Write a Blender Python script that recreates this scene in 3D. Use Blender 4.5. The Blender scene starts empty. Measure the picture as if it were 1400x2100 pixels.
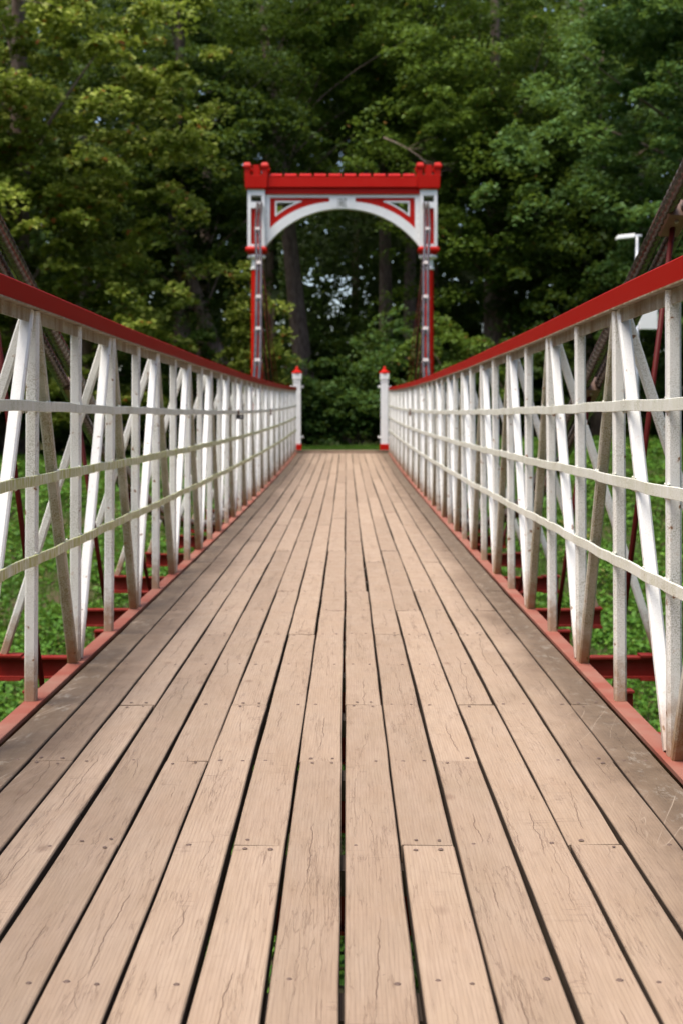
import bpy, bmesh, math, random
import numpy as np
from mathutils import Vector, Matrix
random.seed(7)
rng = np.random.default_rng(11)
S = bpy.context.scene
COL = S.collection
R = math.radians

# ------------------------------------------------------------ camera, light, exposure
cam = bpy.data.cameras.new('camera')
cam.sensor_fit = 'VERTICAL'; cam.sensor_height = 36; cam.lens = 45
cam.shift_x = -9/2100; cam.shift_y = -190/2100
cam.clip_start = 0.05; cam.clip_end = 600
cam.dof.use_dof = True; cam.dof.focus_distance = 2.75; cam.dof.aperture_fstop = 6.3
co = bpy.data.objects.new('camera', cam); COL.objects.link(co)
co.location = (0, 0, 0); co.rotation_euler = (R(90), 0, 0)
S.camera = co
SUN_EL, SUN_AZ = 70, 235        # azimuth measured from +Y (ahead) clockwise
w = bpy.data.worlds.new('World'); S.world = w; w.use_nodes = True
nt = w.node_tree; nt.nodes.clear()
sky = nt.nodes.new('ShaderNodeTexSky'); sky.sky_type = 'NISHITA'; sky.sun_disc = False
sky.sun_elevation = R(SUN_EL); sky.sun_rotation = R(SUN_AZ)
sky.air_density = 1.0; sky.dust_density = 3.5; sky.ozone_density = 1.0
bgn = nt.nodes.new('ShaderNodeBackground'); bgn.inputs['Strength'].default_value = 0.135
wo = nt.nodes.new('ShaderNodeOutputWorld')
nt.links.new(sky.outputs[0], bgn.inputs[0]); nt.links.new(bgn.outputs[0], wo.inputs[0])
sl = bpy.data.lights.new('sun', 'SUN'); sl.energy = 2.3; sl.angle = R(30); sl.color = (1.0, 0.93, 0.84)
so = bpy.data.objects.new('sun', sl); COL.objects.link(so)
dirv = Vector((math.sin(R(SUN_AZ))*math.cos(R(SUN_EL)), math.cos(R(SUN_AZ))*math.cos(R(SUN_EL)), math.sin(R(SUN_EL))))
so.rotation_euler = dirv.to_track_quat('Z', 'Y').to_euler()
so.location = (0, -5, 30)
S.view_settings.view_transform = 'Standard'; S.view_settings.look = 'None'
S.view_settings.gamma = 1; S.view_settings.exposure = 1.1
S.view_settings.use_curve_mapping = False
S.cycles.max_bounces = 8; S.cycles.transparent_max_bounces = 4

# ------------------------------------------------------------ materials
class NB:
    def __init__(s, name):
        s.m = bpy.data.materials.new(name); s.m.use_nodes = True
        s.t = s.m.node_tree; s.b = s.t.nodes['Principled BSDF']
        s.out = s.t.nodes['Material Output']
    def n(s, typ, **kw):
        x = s.t.nodes.new(typ)
        for k, v in kw.items():
            if k.startswith('i_'):
                key = k[2:]
                x.inputs[int(key) if key.isdigit() else key.replace('_', ' ')].default_value = v
            else: setattr(x, k, v)
        return x
    def l(s, a, b): s.t.links.new(a, b)
    def pos(s): return s.n('ShaderNodeNewGeometry').outputs['Position']
    def mapv(s, vec, scale):
        m = s.n('ShaderNodeVectorMath', operation='MULTIPLY'); s.l(vec, m.inputs[0]); m.inputs[1].default_value = scale
        return m.outputs[0]
    def noise(s, vec, scale, detail=4, rough=.55):
        x = s.n('ShaderNodeTexNoise'); s.l(vec, x.inputs['Vector'])
        x.inputs['Scale'].default_value = scale; x.inputs['Detail'].default_value = detail; x.inputs['Roughness'].default_value = rough
        return x.outputs['Fac']
    def ramp(s, fac, stops):
        x = s.n('ShaderNodeValToRGB'); s.l(fac, x.inputs[0]); e = x.color_ramp.elements
        while len(e) < len(stops): e.new(0.5)
        for i, (p, c) in enumerate(stops):
            e[i].position = p
            e[i].color = (c, c, c, 1) if isinstance(c, (int, float)) else (*c, 1)
        return x.outputs[0]
    def mix(s, fac, a, b, mode='MIX'):
        x = s.n('ShaderNodeMix', data_type='RGBA', blend_type=mode)
        for sock, v in ((x.inputs[0], fac), (x.inputs[6], a), (x.inputs[7], b)):
            if isinstance(v, (int, float)): sock.default_value = v
            elif isinstance(v, tuple): sock.default_value = (*v, 1) if len(v) == 3 else v
            else: s.l(v, sock)
        return x.outputs[2]
    def math(s, op, a, b=0.0, clamp=False):
        x = s.n('ShaderNodeMath', operation=op, use_clamp=clamp)
        for i, v in enumerate((a, b)):
            if isinstance(v, (int, float)): x.inputs[i].default_value = v
            else: s.l(v, x.inputs[i])
        return x.outputs[0]
    def base(s, c):
        if isinstance(c, tuple): s.b.inputs['Base Color'].default_value = (*c, 1)
        else: s.l(c, s.b.inputs['Base Color'])
    def bump(s, h, strength, dist=.002):
        b = s.n('ShaderNodeBump'); b.inputs['Strength'].default_value = strength; b.inputs['Distance'].default_value = dist
        s.l(h, b.inputs['Height']); s.l(b.outputs[0], s.b.inputs['Normal'])
    def rough(s, v, spec=.5):
        if isinstance(v, (int, float)): s.b.inputs['Roughness'].default_value = v
        else: s.l(v, s.b.inputs['Roughness'])
        s.b.inputs['Specular IOR Level'].default_value = spec

def painted_white(name, algae=.35, yellow=0.0, rust=.5, stain_shade=0.0):
    k = NB(name); p = k.pos()
    col = k.mix(k.ramp(k.noise(p, 6, 3), [(.3, 0), (.7, 1)]), (.78, .78, .76), (.84, .84, .82))
    # fine algae speckle in patches
    sp = k.ramp(k.noise(p, 300, 3, .7), [(.47, 0), (.60, 1)])
    patch = k.ramp(k.noise(p, 7, 4, .6), [(.36, .12), (.66, 1)])
    col = k.mix(k.math('MULTIPLY', k.math('MULTIPLY', sp, patch), algae*1.8, True), col, (.20, .19, .10))
    film = k.ramp(k.noise(p, 3.1, 4, .6), [(.42, 0), (.7, 1)])
    col = k.mix(k.math('MULTIPLY', film, .30*algae + .03), col, (.50, .48, .34))
    if yellow:
        st = k.ramp(k.noise(k.mapv(p, (3, 3, .7)), 22, 4, .6), [(.30, .15), (.62, 1)])
        col = k.mix(k.math('MULTIPLY', st, yellow, True), col, (.36, .37, .07))
    if stain_shade:  # brown streaks; also paint shade into diagonals and lip plate
        st = k.ramp(k.noise(k.mapv(p, (1, 1, .25)), 26, 4, .6), [(.25, .35), (.65, 1)])
        col = k.mix(k.math('MULTIPLY', st, stain_shade), col, (.17, .10, .045))
    ft = k.n('ShaderNodeAttribute', attribute_name='foot').outputs['Fac']      # 1 at the foot of a bar, 0 at its head
    fz = k.ramp(k.math('ADD', ft, k.math('MULTIPLY', k.math('SUBTRACT', k.noise(p, 26, 4, .65), .5), .22)), [(.85, 0), (.97, 1)])
    col = k.mix(k.math('MULTIPLY', fz, rust*.9), col, (.27, .125, .045))
    fz2 = k.ramp(k.math('ADD', ft, k.math('MULTIPLY', k.math('SUBTRACT', k.noise(p, 48, 3, .6), .5), .32)), [(1.0, 0), (1.02, 1)])
    col = k.mix(k.math('MULTIPLY', fz2, rust), col, (.085, .025, .010))
    oi = k.n('ShaderNodeObjectInfo').outputs['Random']
    col = k.mix(k.math('MULTIPLY', oi, .12*min(1, algae*2)), col, (.45, .40, .27))
    # rust chips
    ch = k.ramp(k.noise(p, 34, 2, .5), [(.712, 0), (.722, 1)])
    col = k.mix(k.math('MULTIPLY', ch, rust), col, (.09, .025, .010))
    halo = k.ramp(k.noise(p, 34, 2, .5), [(.64, 0), (.722, 1)])
    col = k.mix(k.math('MULTIPLY', halo, rust*.35), col, (.42, .22, .08))
    k.base(col); k.rough(.42, .4)
    k.bump(k.noise(p, 60, 3), .07, .001)
    return k.m

def painted_red(name, c=(.33, .018, .010), worn=.3, spots=(.55, .22, .15), rough=.4):
    k = NB(name); p = k.pos()
    n = k.ramp(k.noise(p, 5, 4, .6), [(.3, 0), (.75, 1)])
    col = k.mix(k.math('MULTIPLY', n, worn), c, spots)
    d = k.ramp(k.noise(p, 120, 3, .6), [(.62, 0), (.72, 1)])
    col = k.mix(k.math('MULTIPLY', d, .35*worn+.05), col, (.10, .05, .035))
    k.base(col); k.rough(rough, .12); k.bump(k.noise(p, 60, 3), .1, .001)
    return k.m

M_BAR = painted_white('white_bar_paint', .40, 0, .9)
M_BARS2 = painted_white('white_bar_paint_dirty_shaded', 1.1, .25, .9, stain_shade=.5)  # grime, plus shade of the down-facing diagonals put into the colour
M_FLAT = painted_white('grey_white_flat_paint', .45, .28, .35)
M_FLATY = painted_white('algae_stained_paint', .25, 1.0, .3)
M_WHITE = painted_white('clean_white_paint', .0, 0, .12)
M_FLANGE = painted_white('stained_white_paint', .9, .3, .8, stain_shade=1.0)
M_LIP = painted_white('shade_brown_underside', .6, .2, .5, stain_shade=1.1)  # shade beneath the handrail painted in as brown
M_BARW = painted_white('rain_washed_lit_bar_paint', .13, 0, .7)  # less algae, plus skylight on up-facing diagonals put into the colour
M_RAIL = painted_red('handrail_red', (.30, .007, .003), .05, (.40, .03, .015), .5)
M_TOWER = painted_red('tower_red', (.46, .010, .005), .10, (.62, .06, .04), .38)
M_KERB = painted_red('faded_red_kerb', (.235, .062, .042), 1.0, (.27, .145, .105), .7)
M_BEAM = painted_red('beam_red', (.20, .012, .008), .45, (.30, .08, .06), .5)
M_ROD = painted_red('rod_red', (.075, .006, .005), .1, (.2, .05, .04), .5)
M_BOXW = painted_white('grey_white_plastic', .02, 0, 0)

def mat_cable():
    k = NB('cable_brown_paint'); p = k.pos()
    n = k.ramp(k.noise(p, 4, 4, .6), [(.35, 0), (.7, 1)])
    k.base(k.mix(n, (.024, .014, .012), (.070, .052, .048))); k.rough(.27, .75)
    k.bump(k.noise(p, 200, 3), .2, .001)
    return k.m
M_CABLE = mat_cable()
def mat_plain(name, c, r=.6, metal=0, spec=.5):
    k = NB(name); p = k.pos()
    n = k.noise(p, 15, 4)
    k.base(k.mix(n, tuple(x*.8 for x in c), tuple(min(1, x*1.15) for x in c))); k.rough(r, spec); k.b.inputs['Metallic'].default_value = metal
    return k.m
M_CLAMP = mat_plain('clamp_steel', (.30, .27, .25), .45)
M_CLAMPB = mat_plain('clamp_brown', (.16, .095, .07), .5)
M_LOCK = mat_plain('dark_lock', (.035, .035, .035), .4)
M_RUST = mat_plain('rusty_metal', (.11, .04, .02), .8)
M_STEEL = mat_plain('galvanised_steel', (.50, .52, .55), .4, .6)
M_NAIL = mat_plain('nail_head', (.14, .09, .07), .6, .3)
M_CONC = mat_plain('concrete', (.22, .20, .17), .9)
M_INK = mat_plain('grey_green_numerals', (.13, .14, .10), .6)
M_DARKWOOD = mat_plain('old_timber', (.07, .05, .035), .9)

def mat_wood():
    k = NB('weathered_plank'); p = k.pos()
    oi = k.n('ShaderNodeObjectInfo')
    rnd = oi.outputs['Random']
    off = k.n('ShaderNodeCombineXYZ'); k.l(k.math('MULTIPLY', rnd, 57.0), off.inputs[0]); k.l(k.math('MULTIPLY', rnd, 213.0), off.inputs[1])
    ad = k.n('ShaderNodeVectorMath', operation='ADD'); k.l(p, ad.inputs[0]); k.l(off.outputs[0], ad.inputs[1])
    q = ad.outputs[0]
    sep = k.n('ShaderNodeSeparateXYZ'); k.l(p, sep.inputs[0])
    base = k.mix(rnd, (.262, .190, .128), (.372, .275, .192))
    blot = k.ramp(k.noise(k.mapv(q, (1, .5, 1)), 7, 4, .6), [(.3, 0), (.7, 1)])
    base = k.mix(k.math('MULTIPLY', blot, .45), base, (.285, .188, .122))
    lum = k.ramp(k.noise(k.mapv(q, (1, .25, 1)), 16, 5, .65), [(.35, 0), (.75, 1)])
    base = k.mix(k.math('MULTIPLY', lum, .35), base, (.40, .305, .235))
    # growth rings: distorted lines along the plank
    wv = k.n('ShaderNodeTexWave', wave_type='BANDS', bands_direction='X', wave_profile='SIN')
    k.l(k.mapv(q, (1, .16, 1)), wv.inputs['Vector'])
    wv.inputs['Scale'].default_value = 46; wv.inputs['Distortion'].default_value = 9; wv.inputs['Detail'].default_value = 3
    wv.inputs['Detail Scale'].default_value = .35
    gr = k.ramp(wv.outputs['Fac'], [(.0, 1), (.35, 0)])
    base = k.mix(k.math('MULTIPLY', gr, .22), base, (.19, .12, .08))
    fib = k.noise(k.mapv(q, (220, 9, 1)), 1, 3, .6)
    base = k.mix(k.math('MULTIPLY', k.ramp(fib, [(.42, 0), (.72, 1)]), .34), base, (.165, .108, .072))
    # drying cracks: thin zero crossings of a stretched noise, broken up
    cn = k.noise(k.mapv(q, (14, .8, 1)), 1, 6, .66)
    cr = k.math('ABSOLUTE', k.math('SUBTRACT', cn, .5))
    crk = k.ramp(cr, [(.002, 1), (.0085, 0)])
    brk = k.ramp(k.noise(k.mapv(q, (7, .8, 1)), 1.6, 3), [(.50, 0), (.58, 1)])
    crk = k.math('MULTIPLY', crk, brk)
    base = k.mix(k.math('MULTIPLY', crk, .40), base, (.13, .075, .05))
    cn2 = k.noise(k.mapv(q, (55, 3.2, 1)), 1, 4, .6)
    cr2 = k.ramp(k.math('ABSOLUTE', k.math('SUBTRACT', cn2, .5)), [(.003, 1), (.012, 0)])
    brk2 = k.ramp(k.noise(k.mapv(q, (9, 3, 1)), 2.2, 3), [(.54, 0), (.60, 1)])
    crk2 = k.math('MULTIPLY', cr2, brk2)
    base = k.mix(k.math('MULTIPLY', crk2, .40), base, (.13, .075, .05))
    # long wandering heart cracks that follow each plank
    at = k.n('ShaderNodeAttribute', attribute_name='across'); ac = at.outputs['Fac']
    for seed, amp, wdt, dens, st in ((0, 1.1, .017, .545, .7), (31, 1.7, .009, .57, .5), (77, 2.0, .008, .59, .45)):
        cv = k.n('ShaderNodeCombineXYZ'); k.l(k.math('ADD', k.math('MULTIPLY', rnd, 91.0), float(seed)), cv.inputs[0]); k.l(sep.outputs[1], cv.inputs[1])
        path = k.math('MULTIPLY', k.math('SUBTRACT', k.noise(k.mapv(cv.outputs[0], (1, 1.5, 1)), 1, 6, .60), .5), amp*2)
        d = k.math('ABSOLUTE', k.math('SUBTRACT', ac, path))
        on = k.ramp(k.noise(k.mapv(cv.outputs[0], (1.7, 2.2, 1)), 1, 4, .6), [(dens-.03, 0), (dens+.02, 1)])
        line = k.n('ShaderNodeMapRange', interpolation_type='SMOOTHSTEP'); k.l(d, line.inputs[0])
        line.inputs[1].default_value = wdt*.35; line.inputs[2].default_value = wdt*1.8; line.inputs[3].default_value = 1; line.inputs[4].default_value = 0
        lc = k.math('MULTIPLY', line.outputs[0], on)
        base = k.mix(k.math('MULTIPLY', lc, st), base, (.085, .045, .028))
        crk = k.math('MAXIMUM', crk, lc)
    # knots / specks
    vo = k.n('ShaderNodeTexVoronoi', feature='F1'); k.l(k.mapv(q, (1, .6, 1)), vo.inputs['Vector']); vo.inputs['Scale'].default_value = 5.5
    kn = k.ramp(vo.outputs['Distance'], [(.035, 1), (.10, 0)])
    base = k.mix(k.math('MULTIPLY', kn, .5), base, (.14, .08, .05))
    sp = k.ramp(k.noise(p, 95, 2, .5), [(.72, 0), (.76, 1)])
    base = k.mix(k.math('MULTIPLY', sp, .5), base, (.13, .08, .05))
    # grime on the seldom trodden outer planks
    ax = k.math('ABSOLUTE', k.math('ADD', sep.outputs[0], .059))
    wob = k.math('MULTIPLY', k.math('SUBTRACT', k.noise(k.mapv(p, (1, .4, 1)), 5, 4), .5), .30)
    g = k.n('ShaderNodeMapRange', interpolation_type='SMOOTHSTEP'); k.l(k.math('ADD', ax, wob), g.inputs[0])
    g.inputs[1].default_value = .50; g.inputs[2].default_value = .78
    grime = k.mix(k.ramp(k.noise(p, 11, 5, .65), [(.35, 0), (.7, 1)]), (.078, .046, .025), (.150, .100, .062))
    base = k.mix(k.math('MULTIPLY', g.outputs[0], .86), base, grime)
    g2 = k.n('ShaderNodeMapRange', interpolation_type='SMOOTHSTEP'); k.l(ax, g2.inputs[0])
    g2.inputs[1].default_value = .68; g2.inputs[2].default_value = .76
    fl = k.ramp(k.noise(k.mapv(p, (1, .5, 1)), 26, 6, .75), [(.56, 0), (.68, 1)])
    base = k.mix(k.math('MULTIPLY', k.math('MULTIPLY', fl, g2.outputs[0]), .6), base, (.38, .34, .28))
    base = k.mix(k.math('MULTIPLY', g2.outputs[0], .35), base, (.085, .064, .040))
    rot = k.n('ShaderNodeVectorRotate', rotation_type='Z_AXIS'); k.l(p, rot.inputs['Vector']); rot.inputs['Angle'].default_value = .35
    sc_ = k.ramp(k.math('ABSOLUTE', k.math('SUBTRACT', k.noise(k.mapv(rot.outputs[0], (16, 1.2, 1)), 1, 2, .4), .5)), [(.0012, 1), (.005, 0)])
    on2 = k.ramp(k.noise(p, 3.3, 3), [(.50, 0), (.56, 1)])
    base = k.mix(k.math('MULTIPLY', k.math('MULTIPLY', sc_, on2), k.math('MULTIPLY', g.outputs[0], .6)), base, (.42, .34, .26))
    # short checks across the grain and darker streaks round the nails
    xn = k.noise(k.mapv(q, (1.6, 22, 1)), 1, 5, .6)
    xc = k.ramp(k.math('ABSOLUTE', k.math('SUBTRACT', xn, .5)), [(.0025, 1), (.009, 0)])
    xon = k.ramp(k.noise(k.mapv(q, (6, 3.4, 1)), 1.3, 3), [(.57, 0), (.63, 1)])
    base = k.mix(k.math('MULTIPLY', k.math('MULTIPLY', xc, xon), .5), base, (.13, .08, .055))
    # the sawn edges never get scrubbed by feet: black brown grime, plus gap shade painted into the colour
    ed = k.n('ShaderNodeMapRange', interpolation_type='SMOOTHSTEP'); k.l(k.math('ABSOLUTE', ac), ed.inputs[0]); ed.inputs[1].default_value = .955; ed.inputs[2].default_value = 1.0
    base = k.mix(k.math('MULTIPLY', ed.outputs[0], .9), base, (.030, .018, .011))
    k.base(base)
    k.rough(k.ramp(k.noise(q, 12, 3), [(.3, .55), (.7, .75)]), .35)
    h = k.math('SUBTRACT', k.math('MULTIPLY', fib, .35), k.math('ADD', crk, k.math('MULTIPLY', crk2, .7)))
    h = k.math('SUBTRACT', h, k.math('MULTIPLY', gr, .15))
    k.bump(h, .45, .0025)
    return k.m
M_WOOD = mat_wood()

def mat_leaf(name, c1, c2, c3, tint=None, trans=.35, rough=.45):
    k = NB(name)
    geo = k.n('ShaderNodeNewGeometry'); r = geo.outputs['Random Per Island']; p = geo.outputs['Position']
    col = k.ramp(r, [(.0, c1), (.5, c2), (1.0, c3)])
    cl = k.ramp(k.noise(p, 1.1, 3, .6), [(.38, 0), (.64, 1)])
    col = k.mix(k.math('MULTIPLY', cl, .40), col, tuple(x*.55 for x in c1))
    if tint:
        tm = k.ramp(k.math('FRACT', k.math('MULTIPLY', r, 37.7)), [(1-tint[1]-.005, 0), (1-tint[1], 1)])
        col = k.mix(tm, col, tint[0])
    k.base(col); k.rough(.55, .22)
    tr = k.n('ShaderNodeBsdfTranslucent'); k.l(k.mix(.5, col, (.16, .22, .03)), tr.inputs[0])
    mx = k.n('ShaderNodeMixShader'); mx.inputs[0].default_value = trans
    k.l(k.b.outputs[0], mx.inputs[1]); k.l(tr.outputs[0], mx.inputs[2]); k.l(mx.outputs[0], k.out.inputs[0])
    return k.m
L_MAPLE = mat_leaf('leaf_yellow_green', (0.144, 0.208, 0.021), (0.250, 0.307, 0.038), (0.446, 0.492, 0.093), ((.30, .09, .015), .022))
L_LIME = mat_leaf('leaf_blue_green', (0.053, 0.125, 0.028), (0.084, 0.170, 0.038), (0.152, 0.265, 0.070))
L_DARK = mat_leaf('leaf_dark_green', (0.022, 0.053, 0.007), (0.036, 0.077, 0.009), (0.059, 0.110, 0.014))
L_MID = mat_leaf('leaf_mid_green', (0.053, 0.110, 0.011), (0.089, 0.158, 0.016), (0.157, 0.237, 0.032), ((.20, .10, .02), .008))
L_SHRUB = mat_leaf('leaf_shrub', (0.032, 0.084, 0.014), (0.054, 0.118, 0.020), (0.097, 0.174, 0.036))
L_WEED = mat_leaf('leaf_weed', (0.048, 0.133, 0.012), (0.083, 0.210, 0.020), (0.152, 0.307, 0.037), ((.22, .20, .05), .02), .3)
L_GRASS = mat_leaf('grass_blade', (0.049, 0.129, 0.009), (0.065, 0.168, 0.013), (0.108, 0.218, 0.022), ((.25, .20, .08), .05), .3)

def mat_bark():
    k = NB('bark'); p = k.pos()
    n = k.noise(k.mapv(p, (1, 1, .25)), 14, 6, .65)
    k.base(k.ramp(n, [(.3, (.11, .072, .055)), (.55, (.25, .180, .145)), (.75, (.34, .27, .22))])); k.rough(.9, .2)
    k.bump(n, .8, .03)
    return k.m
M_BARK = mat_bark()
def mat_ground():
    k = NB('valley_soil'); p = k.pos()
    n = k.ramp(k.noise(p, .9, 5, .6), [(.40, 0), (.58, 1)])
    col = k.mix(n, (.045, .062, .018), (.085, .060, .038))
    col = k.mix(k.ramp(k.noise(p, 14, 5, .7), [(.4, 0), (.7, 1)]), col, (.030, .055, .012))
    col = k.mix(k.ramp(k.noise(p, 40, 3, .7), [(.66, 0), (.72, 1)]), col, (.17, .12, .06))
    k.base(col); k.rough(.95, .1); k.bump(k.noise(p, 12, 5, .7), .7, .05)
    return k.m
M_GROUND = mat_ground()

# ------------------------------------------------------------ helpers
def link(o, parent=None):
    COL.objects.link(o)
    if parent: o.parent = parent
    return o
def mesh_obj(name, verts, faces, mat, parent=None, smooth=False):
    me = bpy.data.meshes.new(name); me.from_pydata([tuple(v) for v in verts], [], faces); me.materials.append(mat)
    if smooth: me.polygons.foreach_set('use_smooth', [True]*len(me.polygons))
    me.update()
    return link(bpy.data.objects.new(name, me), parent)
def tag(o, label=None, cat=None, group=None, kind=None):
    if label: o['label'] = label
    if cat: o['category'] = cat
    if group: o['group'] = group
    if kind: o['kind'] = kind
    return o
def empty(name, loc=(0, 0, 0)):
    o = bpy.data.objects.new(name, None); o.location = loc; o.empty_display_size = .1
    return link(o)
def put(o, parent):
    """parent while keeping world coordinates (parents are pure translations)"""
    o.parent = parent; o.matrix_parent_inverse = Matrix.Translation(-parent.location)
    return o

class MB:
    def __init__(s): s.v = []; s.f = []
    def add(s, vs, fs):
        o = len(s.v); s.v += [tuple(v) for v in vs]; s.f += [tuple(i+o for i in f) for f in fs]
    def box(s, x0, x1, y0, y1, z0, z1):
        s.add([(x0,y0,z0),(x1,y0,z0),(x1,y1,z0),(x0,y1,z0),(x0,y0,z1),(x1,y0,z1),(x1,y1,z1),(x0,y1,z1)],
              [(0,3,2,1),(4,5,6,7),(0,1,5,4),(1,2,6,5),(2,3,7,6),(3,0,4,7)])
    def bar(s, a, b, w, t, ch=.15, side=Vector((1, 0, 0))):
        """chamfered rectangular bar from a to b; w across 'side', t across the other way"""
        a = Vector(a); b = Vector(b); d = (b-a).normalized()
        sd = (side - d*side.dot(d)).normalized(); up = sd.cross(d).normalized()
        c = ch*min(w, t)
        pr = [(w/2-c, -t/2), (w/2, -t/2+c), (w/2, t/2-c), (w/2-c, t/2), (-w/2+c, t/2), (-w/2, t/2-c), (-w/2, -t/2+c), (-w/2+c, -t/2)]
        vs = [p + sd*x + up*y for p in (a, b) for x, y in pr]
        n = 8
        fs = [(i, (i+1) % n, n+(i+1) % n, n+i) for i in range(n)] + [tuple(range(n-1, -1, -1)), tuple(range(n, 2*n))]
        s.add(vs, fs)
    def tube(s, pts, rad, n=8, cap=True, phase=0):
        pts = [Vector(p) for p in pts]; rs = rad if hasattr(rad, '__len__') else [rad]*len(pts)
        vs = []; ref = None
        for i, p in enumerate(pts):
            d = (pts[min(i+1, len(pts)-1)] - pts[max(i-1, 0)]).normalized()
            if ref is None: ref = d.orthogonal().normalized()
            ref = (ref - d*ref.dot(d)).normalized(); u = d.cross(ref)
            for j in range(n):
                a = 2*math.pi*j/n + phase
                vs.append(p + (ref*math.cos(a)+u*math.sin(a))*rs[i])
        fs = [(i*n+j, i*n+(j+1) % n, (i+1)*n+(j+1) % n, (i+1)*n+j) for i in range(len(pts)-1) for j in range(n)]
        if cap:
            fs += [tuple(range(n-1, -1, -1)), tuple((len(pts)-1)*n+j for j in range(n))]
        s.add(vs, fs)
    def lathe(s, c, prof, n=20, sq=False):
        """profile [(r,z)] around vertical axis at c"""
        n = 4 if sq else n
        vs = []
        for r, z in prof:
            for j in range(n):
                a = 2*math.pi*(j+.5*sq)/n
                q = r*(math.sqrt(2) if sq else 1)
                vs.append((c[0]+q*math.cos(a), c[1]+q*math.sin(a), c[2]+z))
        m = len(prof)
        fs = [(i*n+j, i*n+(j+1) % n, (i+1)*n+(j+1) % n, (i+1)*n+j) for i in range(m-1) for j in range(n)]
        fs += [tuple(range(n-1, -1, -1)), tuple((m-1)*n+j for j in range(n))]
        s.add(vs, fs)
    def ribbon(s, xs, lo, hi, y0, y1):
        n = len(xs)
        vs = []
        for x, a, b in zip(xs, lo, hi): vs += [(x, y0, a), (x, y0, b), (x, y1, a), (x, y1, b)]
        fs = []
        for i in range(n-1):
            p = 4*i; q = p+4
            fs += [(p, q, q+1, p+1), (p+2, p+3, q+3, q+2), (p+1, q+1, q+3, p+3), (p, p+2, q+2, q)]
        fs += [(0, 1, 3, 2), (4*n-4, 4*n-2, 4*n-1, 4*n-3)]
        s.add(vs, fs)
    def build(s, name, mat, parent=None, smooth=False, bevel=0):
        o = mesh_obj(name, s.v, s.f, mat, None, smooth)
        if bevel:
            bm = bmesh.new(); bm.from_mesh(o.data)
            bmesh.ops.bevel(bm, geom=list(bm.edges), offset=bevel, segments=1, affect='EDGES', clamp_overlap=True)
            bm.to_mesh(o.data); bm.free()
        if parent: put(o, parent)
        return o
def smooth_angle(o, deg=35):
    me = o.data; me.polygons.foreach_set('use_smooth', [True]*len(me.polygons))
    try: me.set_sharp_from_angle(angle=R(deg))
    except Exception: pass

def leaf_mesh(name, C, Nn, size, mat, parent=None, aspect=.62, fold=.18, kind=None):
    """C centres (n,3), Nn normals (n,3), size (n,) -> one mesh of folded pointed leaves"""
    n = len(C); C = C.astype(np.float32)
    Nn = Nn/np.maximum(np.linalg.norm(Nn, axis=1, keepdims=True), 1e-6)
    t = rng.normal(size=(n, 3)); t -= Nn*np.sum(t*Nn, axis=1, keepdims=True); t /= np.linalg.norm(t, axis=1, keepdims=True)
    b = np.cross(Nn, t); s = size[:, None]
    v0 = C - t*s*.5; v2 = C + t*s*.5
    mid = C - t*s*.06 + Nn*s*fold
    v1 = mid + b*s*aspect*.5; v3 = mid - b*s*aspect*.5
    V = np.stack([v0, v1, v2, v3], axis=1).reshape(-1, 3).astype(np.float32)
    me = bpy.data.meshes.new(name)
    me.vertices.add(4*n); me.vertices.foreach_set('co', V.ravel())
    me.loops.add(4*n); me.loops.foreach_set('vertex_index', np.arange(4*n, dtype=np.int32))
    me.polygons.add(n); me.polygons.foreach_set('loop_start', np.arange(0, 4*n, 4, dtype=np.int32))
    me.polygons.foreach_set('loop_total', np.full(n, 4, dtype=np.int32))
    me.materials.append(mat); me.update(calc_edges=True)
    o = link(bpy.data.objects.new(name, me))
    if parent: put(o, parent)
    if kind: o['kind'] = kind
    return o

# ------------------------------------------------------------ bridge geometry (camera eye is at z = 0)
AX = -.059                       # bridge axis
D0, SP = 3.725, .6125            # first upright seen, spacing along the bridge
HW = .82                         # half width of the planking
RX = .856                        # railing plane, from the axis
def zd(y): return -.830 + .216*(max(y-4.5, 0)/18.85)**2
def dk(k): return D0 + k*SP
KEND = 32

# terrain
def sst(t): t = np.clip(t, 0, 1); return t*t*(3-2*t)
def gz(x, y):
    x = np.asarray(x, float); y = np.asarray(y, float)
    side = sst((np.abs(x-AX)-1.2)/4)
    end = 23.6 + side*np.where(x < 0, 2.5, 4.5)
    top = -.72 + .12*sst((y-24)/20) + side*(.02*np.sin(x*.8)+ np.where(x < 0, -.25, .12))
    g = -3.1 + (top+3.1)*sst((y-9.5)/(end-9.5))
    g = g + (top+3.1)*sst((-1.5-y)/9)*.95
    g = g + .06*np.sin(x*1.7+y*.9)*np.sin(y*1.3-x*.6)*sst((24-y)/6+.3)
    g = g + .05*np.sin(x*.45+2)*np.cos(y*.33)
    return g
def build_ground():
    xs = np.concatenate([np.linspace(-300, -30, 14), np.linspace(-28, 28, 150), np.linspace(30, 300, 14)])
    ys = np.concatenate([np.linspace(-120, -16, 12), np.linspace(-14, 44, 170), np.linspace(47, 480, 30)])
    X, Y = np.meshgrid(xs, ys); Z = gz(X, Y)
    V = np.stack([X, Y, Z], -1).reshape(-1, 3); nx = len(xs)
    F = [(j*nx+i, j*nx+i+1, (j+1)*nx+i+1, (j+1)*nx+i) for j in range(len(ys)-1) for i in range(nx-1)]
    o = mesh_obj('ground', V, F, M_GROUND, None, True)
    tag(o, 'green valley floor rising to a wooded bank beyond the bridge', 'ground', kind='structure')
build_ground()

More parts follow.
